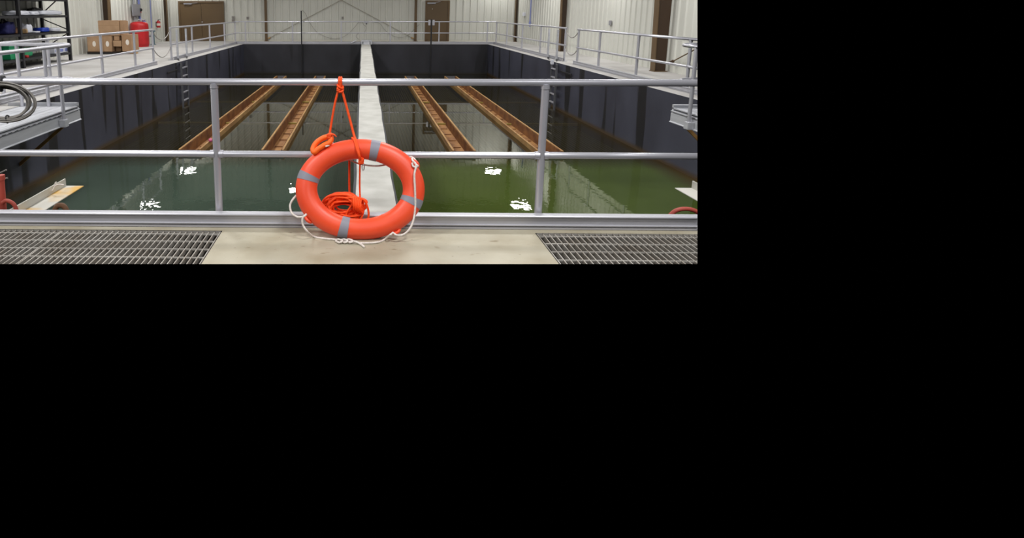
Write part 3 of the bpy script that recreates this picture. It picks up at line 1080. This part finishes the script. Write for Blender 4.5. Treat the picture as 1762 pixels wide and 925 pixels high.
for k in range(3):
    c = A(567, 231 + k * 2.6, 4.480)
    fk.tube([c + Vector((.014 * math.cos(u / 12 * 2 * PI), .014 * math.sin(u / 12 * 2 * PI), .004 * math.cos(u / 12 * 2 * PI))) for u in range(12)], .008, 8, closed=True)
fk.tube(spline([A(568, 233, 4.470), A(573, 231, 4.465), A(579, 235, 4.460)], 5), [.007] * 8 + [.004] * 3, 7)
fk.build('float_knot', M['rope'], line)

# ------------------------------------------------------------------ cable coil on the near railing
cc = thing('cable_coil', 'coil of grey cable strapped to the left end of the nearest railing', 'cable', atY(8, 205, 4.44))
rnd = random.Random(5)
cm = MB()
for k in range(13):
    g = k / 12
    yc = YR - .045 + rnd.uniform(-.03, .03)
    cpt = atY(4, 176 + rnd.uniform(-2, 2), yc)
    ax = .185 + .075 * g + rnd.uniform(-.012, .012)
    az = .112 + .032 * g + rnd.uniform(-.008, .008)
    pts = []
    for u in range(28):
        w_ = u / 28 * 2 * PI
        pts.append(cpt + Vector((ax * math.cos(w_), .015 * math.sin(w_ + k), az * math.sin(w_) - .03 * math.cos(w_) * 0)))
    cm.tube(pts, .0058, 7, closed=True)
cm.build('coil', M['cable'], cc)
p = atY(5, 141, YR)
MB().tube([Vector((p.x + .0, YR + .036 * math.sin(u / 18 * 2 * PI), 1.084 + .036 * math.cos(u / 18 * 2 * PI))) for u in range(18)], .013, 8, closed=True).box(p.x - .02, p.x + .022, YR - .065, YR - .035, 1.015, 1.06, .006).build('strap', M['blackp'], cc)
p = atY(13, 205, YR - .05)
MB().tube([p + Vector((.004 * math.sin(u), .022 * math.cos(u / 14 * 2 * PI), .028 * math.sin(u / 14 * 2 * PI))) for u in range(14)], .006, 6, closed=True).build('tie', M['blackp'], cc)


# ------------------------------------------------------------------ angle irons, hoses, red pipe below the walkway edge
def angle_iron(label, xv, xh, y0, y1, z, m):
    s = 1 if xh > xv else -1
    t = thing('angle_iron', label, 'bracket', (xv, y0, z), 'angle irons reaching over the water')
    MB().box(xh, xv, y0, y1, z - .008, z, .002).build('flat_flange', M[m], t)
    MB().box(xv, xv + s * .012, y0, y1 - .0, z, z + .07, .002).build('upright_flange', M['angle_clean'], t)
    return t


al = angle_iron('rust stained angle iron reaching over the water at lower left', -2.87, -2.685, YN + .003, 5.80, -.055, 'angle')
wv = [atY(x, y, 5.5) for x, y in ((110, 318), (101, 317), (95, 320), (90, 328))]
MB().tube(spline(wv, 5), .006, 6).tube(spline([atY(94, 321, 5.5), atY(95, 315, 5.5), atY(97, 313, 5.5)], 4), .006, 6).build('tie_wire', M['white_rope'], al)
angle_iron('clean pale angle iron reaching over the water at lower right', 3.155, 2.985, YN + .003, 5.85, -.055, 'angle_clean')
Yh = YN + .12


def hose(label, pts, r, m, Y=Yh):
    return tag(MB().tube(spline([atY(x, y, Y) for x, y in pts], 8), r, 12).build('water_hose', M[m]), label, 'hose')


hose('thin reddish hose end beside the red pipe at the left edge', [(4, 349), (10, 345), (18, 347), (25, 353), (30, 366)], .016, 'redhose')
hose('brown hose bend poking up beside the rusty angle iron', [(93, 368), (97, 356), (104, 353), (111, 356), (117, 368)], .022, 'brownhose')
hose('red hose arching over at the lower right edge', [(1148, 376), (1160, 364), (1173, 359.5), (1188, 360), (1200, 365), (1210, 376)], .017, 'redhose')
a, b = atY(0, 305, Yh + .05), atY(4, 368, Yh + .05)
t = thing('red_standpipe', 'red pipe standing at the left picture edge behind the nearest railing', 'pipe', b)
MB().cyl(b - Vector((0, 0, .15)), a, .032, 16).build('pipe', M['redhose'], t)
MB().cyl(a + Vector((0, 0, -.02)), a + Vector((0, 0, .02)), .038, 12).build('cap', M['redhose'], t)
tag(MB().tube(spline([atY(x, y, 5.4) for x, y in ((-8, 300), (3, 296), (11, 292))], 4), .008, 6).tube(spline([atY(x, y, 5.4) for x, y in ((-8, 309), (4, 308), (13, 306))], 4), .008, 6).build('wire_ends', M['cable']),
    'two grey wire ends above the red pipe at the left edge', 'wire')

# ------------------------------------------------------------------ shelving and what it holds
SF, SB_ = -9.66, -10.5
y_a, y_b, y_c = 17.72, 20.66, 14.7
sh = thing('storage_shelf', 'black steel shelving unit against the left wall', 'shelf', ((SF + SB_) / 2, 19.2, 0))
for y in (y_a, y_b, y_c):
    for x in (SF, SB_):
        MB().box(x - .045, x + .045, y - .05, y + .05, 0, 3.0, .004).build('upright', M['black'], sh)
lev = [.27, .66, .95, 1.46, 1.97, 2.5]
lev = [.27, .96, 1.47, 1.97, 2.5]
for z in lev:
    MB().box(SF - .02, SF + .03, y_c, y_b, z - .07, z, .004).box(SB_ - .03, SB_ + .02, y_c, y_b, z - .07, z, .004).box(SB_, SF, y_c, y_b, z - .03, z - .008).build('shelf_board', M['black'], sh)
MB().bar((SB_, y_b, .4), (SF, y_b, .9), .03, .03).bar((SB_, y_b, 1.35), (SF, y_b, 1.0), .03, .03).bar((SB_, y_b, 1.5), (SF, y_b, 2.2), .03, .03).bar((SB_, y_a - .05, .5), (SB_, y_c, 1.9), .03, .03).build('cross_brace', M['black'], sh)


def on(x, y, X=SF - .15):
    return atX(x, y, X)


def soft(mb, x0, x1, y0, y1, z0, z1, seed=0, amp=.02, n=8):
    """low crumpled pile or bag: a rounded lumpy block"""
    rn = random.Random(seed)
    bm = bmesh.new()
    bmesh.ops.create_cube(bm, size=1)
    bmesh.ops.subdivide_edges(bm, edges=bm.edges[:], cuts=n, use_grid_fill=True)
    fx, fy, fz = [rn.uniform(4, 9) for _ in range(3)]
    for v in bm.verts:
        c = v.co * 2
        l = (abs(c.x) ** 7 + abs(c.y) ** 7 + abs(c.z) ** 7) ** (1 / 7)
        c = c / max(l, 1e-6) * .5
        k = 1 + (math.sin(c.x * fx * 2 + seed) * math.sin(c.y * fy * 2 + 1) * .5) * (1 if c.z > 0 else 0)
        if c.z > -.3:
            k += 2.2 * noise.noise(Vector((c.x * 3 + seed, c.y * 6, c.z * 2)))
            c = c * (1 + .10 * noise.noise(Vector((c.x * 5, c.y * 7 + seed, c.z * 5))))
        v.co = Vector((x0 + (c.x + .5) * (x1 - x0), y0 + (c.y + .5) * (y1 - y0), z0 + (c.z + .5) * (z1 - z0) * (1 - amp * 4 + amp * 4 * k)))
    bm.verts.index_update()
    mb.add([v.co.copy() for v in bm.verts], [[v.index for v in f.verts] for f in bm.faces], True)
    bm.free()
    return mb


def sacks(name, label, cat, x0, x1, y0, y1, z0, z1, m, seed, grp=None):
    return tag(soft(MB(), x0, x1, y0, y1, z0, z1, seed).build(name, M[m]), label, cat, grp)


def ypx(x, X=SF - .1):
    return atX(x, 50, X).y


Z3, Z2, Z1 = 1.472, .962, .272
sacks('plastic_sack', 'flat white plastic sack on the upper shelf beside the left upright', 'sack', SF - .6, SF - .08, ypx(33), ypx(54), Z3, Z3 + .13, 'white', 1, 'white sacks on the upper shelf')
sacks('plastic_sack', 'middle flat white plastic sack on the upper shelf', 'sack', SF - .6, SF - .08, ypx(54) + .06, ypx(72) - .05, Z3, Z3 + .12, 'white', 2, 'white sacks on the upper shelf')
sacks('plastic_sack', 'longest flat white plastic sack on the upper shelf beside the right upright', 'sack', SF - .6, SF - .08, ypx(72) + .06, ypx(111), Z3, Z3 + .14, 'white', 3, 'white sacks on the upper shelf')
sacks('black_bundle', 'black bundle lying behind the white sacks on the upper shelf', 'bundle', SF - .82, SF - .62, ypx(88), ypx(104), Z3, Z3 + .22, 'blackp', 4)
tb = thing('tote_bag', 'navy tote bag with black handle on the second shelf', 'bag', (SF - .35, ypx(24), Z2))
soft(MB(), SF - .5, SF - .15, ypx(16), ypx(31), Z2, Z2 + .33, 5).build('bag_body', M['navy'], tb)
ya, yb_ = ypx(16.5), ypx(24)
MB().tube(spline([(SF - .3, ya, Z2 + .3), (SF - .3, ya + .02, Z2 + .40), (SF - .3, yb_ - .12, Z2 + .41), (SF - .3, yb_, Z2 + .3)], 6), .03, 8).build('handle', M['blackp'], tb)
sacks('brown_bag', 'brown cloth bag beside the navy tote', 'bag', SF - .5, SF - .32, ypx(40), ypx(48), Z2, Z2 + .17, 'brownhose', 6)
sacks('white_bag', 'bunched white plastic bag on the second shelf', 'bag', SF - .4, SF - .12, ypx(49), ypx(58), Z2, Z2 + .25, 'white', 7)
sacks('yellow_can', 'small yellowish can on the second shelf', 'can', SF - .28, SF - .12, ypx(46.2) + .03, ypx(48.8), Z2, Z2 + .12, 'wood', 8)
sacks('paper_pile', 'low white pile of papers at the front of the second shelf', 'papers', SF - .3, SF - .05, ypx(59), ypx(67), Z2, Z2 + .05, 'white', 9)
sacks('blue_tarp', 'bright blue folded tarp on the second shelf', 'tarp', SF - .5, SF - .15, ypx(77), ypx(89), Z2, Z2 + .13, 'blue', 10)
sacks('clear_film', 'pale blue plastic film at the right end of the second shelf', 'film', SF - .45, SF - .1, ypx(89) + .1, ypx(106), Z2, Z2 + .11, 'white', 11)
gt = thing('storage_tote', 'green plastic tote on the bottom shelf', 'tote', (SF - .4, ypx(28), Z1))
MB().prism([(ypx(15), Z1), (ypx(33), Z1), (ypx(35), Z1 + .34), (ypx(13), Z1 + .34)], 'X', SF - .6, SF - .12).build('tub', M['green'], gt)
MB().box(SF - .63, SF - .09, ypx(12), ypx(36), Z1 + .34, Z1 + .38, .01).build('rim', M['green'], gt)
sacks('green_bag', 'bright green bag on the bottom shelf next to the green tote', 'bag', SF - .45, SF - .12, ypx(39.5), ypx(55), Z1 + .02, Z1 + .26, 'green', 12)
sacks('red_rag', 'small red rag between the green tote and the green bag', 'rag', SF - .14, SF - .05, ypx(38.5), ypx(43), Z1, Z1 + .07, 'red', 13)
sacks('black_case', 'black case behind the green tote on the bottom shelf', 'case', SF - .8, SF - .64, ypx(6), ypx(24), Z1, Z1 + .55, 'blackp', 14)
for i, (xa, xb_, dz, lab) in enumerate(((89.5, 97.5, .2, 'left white carton on the bottom shelf beside the right upright'), (98, 106, .27, 'middle white carton on the bottom shelf beside the right upright'), (106.5, 117, .27, 'right white carton on the bottom shelf touching the right upright'))):
    bx = thing('white_carton', lab, 'carton', (SF - .2, ypx(xa), Z1), 'white cartons on the bottom shelf')
    MB().box(SF - .4, SF - .08, ypx(xa), ypx(xb_), Z1, Z1 + dz, .006).build('carton', M['white'], bx)
    MB().box(SF - .082, SF - .076, ypx(xa) + .05, ypx(xb_) - .05, Z1 + .04, Z1 + .13).build('printed_label', M['bluepipe'], bx)


# ------------------------------------------------------------------ cardboard boxes on a pallet
def carton(label, x0, x1, y0, y1, z0, z1, m='card', labels=(), crease=None):
    t = thing('cardboard_box', label, 'box', ((x0 + x1) / 2, (y0 + y1) / 2, z0), 'cardboard boxes against the left wall')
    MB().box(x0, x1, y0, y1, z0, z1, .008).build('carton', M[m], t)
    tp = MB().box(x0 - .002, x1 + .002, (y0 + y1) / 2 - .04, (y0 + y1) / 2 + .04, z1 - .001, z1 + .003)
    if crease:
        tp.box(x0 + .01, x1 - .01, y0 - .004, y0, crease - .012, crease + .012)
    tp.build('tape', M['card2'], t)
    for xl, zl in labels:
        lb = MB()
        vs = [Vector((xl + .065 * math.cos(u / 20 * 2 * PI), y0 - .004, zl + .105 * math.sin(u / 20 * 2 * PI))) for u in range(20)]
        vs2 = [v + Vector((0, .004, 0)) for v in vs]
        lb.add(vs + vs2, [tuple(range(20)), tuple(range(20, 40))] + [(i, (i + 1) % 20, 20 + (i + 1) % 20, 20 + i) for i in range(20)])
        lb.build('sticker', M['label'], t)
    return t


YB = 23.6
ZP = .10


def bxz(x, y, Y=YB):
    p_ = atY(x, y, Y)
    return p_.x, p_.z


pal = thing('wooden_pallet', 'low pallet under the cardboard boxes, darkened for shade, with bare boards sticking out', 'pallet', (-10.2, 25.1, 0))
MB().box(bxz(150, 90)[0], bxz(205, 90)[0], YB, YB + .12, 0, .07).box(bxz(150, 90)[0], bxz(205, 90)[0], YB + .75, YB + .87, 0, .07).build('runner', M['dark_metal'], pal)
MB().box(bxz(149.5, 90)[0], bxz(206, 90)[0], YB - .02, YB + .9, .072, .095).build('deck_board', M['brown_dark'], pal)  # runners and deck coloured dark for the shadow below the boxes
MB().box(bxz(203, 90)[0], bxz(231, 88)[0] - .05, YB + .25, YB + .55, .001, .06, .004).build('loose_board', M['wood'], pal)
xa, xb_ = bxz(150.5, 80)[0], bxz(178, 80)[0]
xc, xd = xb_ + .005, bxz(192.5, 80)[0]
za = bxz(160, 62)[1]
carton('lower left cardboard box with a round white sticker', xa, xb_, YB, YB + .9, ZP, za, labels=((bxz(162, 75)[0], bxz(162, 75.5)[1]),))
carton('lower middle cardboard box with a round white sticker right of the railing post', xc, xd, YB, YB + .9, ZP, za, labels=((bxz(184.8, 75)[0], bxz(184, 75.5)[1]),))
x1_, x2_ = bxz(193, 75)[0], bxz(207.5, 75)[0]
carton('small cardboard box near the floor beside the lower middle box', x1_ + .01, x2_ - .1, YB + .3, YB + .85, ZP, bxz(195, 80.5)[1], 'card2')
carton('small cardboard box stacked second from the floor with a torn white label', x1_ + .01, x2_, YB + .06, YB + .84, bxz(195, 80.5)[1] + .006, bxz(195, 70)[1], 'card', labels=())
carton('right end cardboard box standing nearest the red tank', bxz(207.8, 80)[0] + .01, bxz(225.5, 80)[0] - .02, YB + .1, YB + .9, .1, bxz(215, 60)[1], 'card2', labels=((bxz(217.5, 73)[0], bxz(217, 73)[1]),))
carton('topmost large cardboard box leaning tall on the stack with a seam across', bxz(166.8, 45)[0], bxz(203, 45)[0], YB + .1, YB + .85, za + .006, bxz(170, 35.5)[1], 'card', crease=bxz(170, 43.8)[1])
carton('slim cardboard box right of the topmost large box', bxz(203.6, 45)[0], bxz(207.2, 45)[0], YB + .15, YB + .8, za + .006, bxz(170, 36)[1], 'card2')
carton('short cardboard box between the topmost box and the right end box', bxz(192.8, 65)[0] + .03, bxz(203.2, 65)[0], YB + .1, YB + .8, bxz(195, 70)[1] + .006, za - .004, 'card2')

# ------------------------------------------------------------------ red tank, pipes, extinguisher
YT = 28.75
p, q = atY(226.6, 81, YT), atY(256.8, 81, YT)
rt_ = (q.x - p.x) / 2
cx_ = (p.x + q.x) / 2
zt = atY(240, 37, YT).z
tk = thing('pressure_tank', 'red upright pressure tank between the cardboard boxes and the extinguisher', 'tank', (cx_, YT, 0))
MB().lathe((cx_, YT, 0), [(rt_ * .9, 0.0), (rt_ * .9, .05), (rt_ * .97, .08), (rt_, .14), (rt_, zt - .2), (rt_ * .97, zt - .11), (rt_ * .85, zt - .05), (rt_ * .6, zt - .015), (rt_ * .25, zt)], 40).build('shell', M['red'], tk)
MB().lathe((cx_, YT, 0), [(rt_ * .92, 0), (rt_ * .92, .06)], 32).build('skirt', M['red'], tk)
MB().cyl((cx_ + .1, YT, zt - .03), (cx_ + .1, YT, zt + .1), .05, 12).cyl((cx_ - .05, YT, zt + .07), (cx_ + .3, YT, zt + .07), .035, 10).build('fitting', M['greypipe'], tk)


def vpipe(label, x, y0, y1, r, m, Y=None, extra=None):
    X = WL + .10
    b_ = atX(x, y1, X)
    a_ = atX(x, y0, X)
    mb = MB().cyl((X, b_.y, b_.z), (X, b_.y, max(a_.z, b_.z) + 1.8), r, 10)
    if extra:
        extra(mb, X, b_)
    return tag(mb.build('wall_pipe', M[m]), label, 'pipe', 'pipes on the left wall')


vpipe('grey conduit behind the red tank left of the blue pipe', 231.5, 0, 34, .05, 'greypipe')
vpipe('thick blue pipe rising above the red tank', 240.3, 0, 30, .055, 'bluepipe', extra=lambda mb, X, b_: mb.tube(spline([(X, b_.y, b_.z), (X + .05, b_.y, b_.z - .12), (X + .3, b_.y - .2, b_.z - .2)], 5), .055, 10))
vpipe('thin blue pipe on the left wall between the red tank and the extinguisher', 261, 0, 48, .025, 'bluepipe')
p = atX(234.5, 28, WL + .15)
cbx = thing('control_box', 'grey control box on the wall above the red tank', 'box', (WL + .08, p.y, p.z))
MB().box(WL + .16, WL + .2, p.y - .55, p.y + .55, p.z, p.z + .55, .012).build('housing', M['greypipe'], cbx)
MB().box(WL + .2, WL + .215, p.y - .5, p.y + .5, p.z + .04, p.z + .5, .006).build('door', M['greypipe'], cbx)
p = atX(242.5, 17, WL + .24)
gg = thing('pressure_gauge', 'small round gauge on the blue pipe above the red tank', 'gauge', p)
MB().cyl(p, p + Vector((0, -.05, 0)), .075, 16).build('dial', M['dark_metal'], gg)
MB().cyl(p + Vector((0, 0, -.14)), p + Vector((0, 0, -.05)), .02, 8).build('stem', M['redhose'], gg)
p = atX(273, 47.5, WL + .16)
BRK = (WL, p.y, p.z)
fe = thing('fire_extinguisher', 'red fire extinguisher hung on the left wall', 'extinguisher', (WL + .16, p.y, p.z))
MB().lathe((WL + .16, p.y, p.z), [(.09, 0), (.1, .03), (.1, .27), (.07, .33), (.03, .36)], 20).build('cylinder', M['red'], fe)
MB().lathe((WL + .16, p.y, p.z), [(.102, .10), (.102, .22)], 20).build('paper_label', M['label'], fe)
MB().cyl((WL + .16, p.y, p.z + .35), (WL + .16, p.y, p.z + .41), .03, 10).bar((WL + .16, p.y, p.z + .4), (WL + .28, p.y, p.z + .42), .03, .02).build('valve', M['blackp'], fe)
MB().box(WL + .03, WL + .07, p.y - .05, p.y + .05, p.z + .05, p.z + .3).build('wall_bracket', M['dark_metal'], fe)
p = atX(264, 78, WL + .5)
Y_ = p.y
vl = thing('hydrant_valve', 'teal and grey hydrant valve standing right of the red tank', 'valve', (p.x, Y_, 0))
MB().cyl((p.x, Y_, 0), (p.x, Y_, .62), .07, 14).cyl((p.x, Y_, 0), (p.x, Y_, .03), .13, 14).build('standpipe', M['teal'], vl)
MB().cyl((p.x - .34, Y_, .42), (p.x, Y_, .42), .06, 12).cyl((p.x - .36, Y_, .42), (p.x - .30, Y_, .42), .10, 12).build('outlet', M['greypipe'], vl)
MB().cyl((p.x, Y_, .62), (p.x, Y_, .68), .13, 16).build('hand_wheel', M['teal'], vl)

# wall boxes and pipes elsewhere


def outlet(label, x, y, w=.16, h=.13):
    p_ = atY(x, y, WB - .05)
    t = thing('outlet_box', label, 'outlet', (p_.x, WB - .06, p_.z), 'small outlet boxes on the walls')
    MB().box(p_.x - w / 2, p_.x + w / 2, WB - .1, WB - .03, p_.z - h / 2, p_.z + h / 2, .008).build('box', M['chain'], t)
    MB().box(p_.x - w / 4, p_.x + w / 4, WB - .106, WB - .1, p_.z - h / 4, p_.z + h / 4).build('switch', M['cable'], t)


outlet('upper of the two small boxes right of the double door', 401.6, 30)
outlet('lower of the two small boxes right of the double door', 401.6, 35)
outlet('single small round box further right of the double door', 426.3, 31, .13, .13)
outlet('small box on the far wall above the middle of the far railing', 589.5, 30.5, .1, .12)
X = WR - .10
b_ = atX(911.5, 46, X)
tag(MB().cyl((X, b_.y, b_.z), (X, b_.y, b_.z + 2.4), .03, 10).cyl((X, b_.y, b_.z + .05), (X, b_.y, b_.z + .25), .05, 10).build('wall_pipe', M['bluepipe']), 'thin blue pipe on the right wall between two brown columns', 'pipe')
b_ = atX(901, 24.5, X)
t = thing('outlet_box', 'small white box on the right wall left of the thin blue pipe', 'outlet', b_, 'small outlet boxes on the walls')
MB().box(WR - .12, WR - .03, b_.y - .15, b_.y + .15, b_.z - .09, b_.z + .09, .008).build('box', M['white'], t)
b_ = atX(1047.5, 40, X)
t = thing('outlet_box', 'small grey box on the right wall above the near right railing', 'outlet', b_, 'small outlet boxes on the walls')
MB().box(WR - .08, WR - .03, b_.y - .07, b_.y + .07, b_.z - .06, b_.z + .09, .008).build('box', M['greypipe'], t)


# ------------------------------------------------------------------ keep to what the photograph shows: nothing is modelled past its right and lower limits
bpy.context.view_layer.update()
PXR, PYB = 1200.0, 454.0
nr = ray(PXR, 0).cross(ray(PXR, 400)); nr.normalize()
if nr.dot(RT) < 0: nr.negate()
nb = ray(0, PYB).cross(ray(800, PYB)); nb.normalize()
if nb.dot(UP) > 0: nb.negate()
for o in [o for o in bpy.data.objects if o.type == 'MESH']:
    if o.name.startswith(('ceiling', 'wall_left')):
        continue
    mw = o.matrix_world
    for nrm in (nr, nb):
        me = o.data
        ds = [((mw @ v.co) - EYEP).dot(nrm) for v in me.vertices]
        if not ds or max(ds) <= 1e-6:
            continue
        bm = bmesh.new()
        bm.from_mesh(me)
        iw = mw.inverted()
        lco = iw @ EYEP
        ln = (iw.to_3x3() @ nrm).normalized()
        r = bmesh.ops.bisect_plane(bm, geom=bm.verts[:] + bm.edges[:] + bm.faces[:], dist=1e-6, plane_co=lco, plane_no=ln, clear_outer=True)
        ed = [g for g in r['geom_cut'] if isinstance(g, bmesh.types.BMEdge)]
        if ed and not o.name.startswith(('floor', 'wall', 'water')) or o.name.startswith('wall_pipe'):
            try:
                bmesh.ops.holes_fill(bm, edges=ed, sides=0)
            except Exception:
                pass
        bm.to_mesh(me)
        bm.free()
for o in [o for o in bpy.data.objects if o.type == 'MESH' and len(o.data.vertices) == 0]:
    for c in list(o.children):
        bpy.data.objects.remove(c)
    bpy.data.objects.remove(o)

# ------------------------------------------------------------------ light: two rows of lamps along the walls, unseen fill lamps added over the middle
def lamp(x, y, z, e, sx, sy, col=(1, .99, .972)):
    l = bpy.data.lights.new('hall_or_fill_lamp', 'AREA')
    l.shape = 'RECTANGLE'
    l.size, l.size_y = sx, sy
    l.energy = e
    l.color = col
    ob = bpy.data.objects.new('hall_or_fill_lamp', l)
    ob.location = (x, y, z)
    COL.objects.link(ob)


E_ROW, E_MID = 68, 325
for y in (33.0, 26.9, 20.8, 14.7, 8.6, 2.5):
    lamp(-9.5, y, 4.0, E_ROW, .75, .6)
    lamp(7.05, y, 4.0, E_ROW, .75, .6)
lamp(-3.34, 29.3, 4.0, 40, .35, .35)
for y in (25.0, 17.5, 10.0, 2.0, -3.5):  # added lamps for even fill light; the nearest give the frontal light
    for x in (-4.5, 2.5):
        lamp(x, y, 6.3, E_MID, 1.2, 1.2)

w = bpy.data.worlds.new('world')
scene.world = w
w.use_nodes = True
w.node_tree.nodes['Background'].inputs['Color'].default_value = (0, 0, 0, 1)
w.node_tree.nodes['Background'].inputs['Strength'].default_value = 0.0
vs_ = scene.view_settings
vs_.view_transform = 'Standard'
vs_.look = 'None'
vs_.exposure = 0.0
vs_.gamma = 1.0
vs_.use_curve_mapping = False
scene.cycles.use_denoising = True
scene.cycles.max_bounces = 8
scene.cycles.sample_clamp_indirect = 4.0
scene.cycles.caustics_reflective = False
scene.cycles.caustics_refractive = False
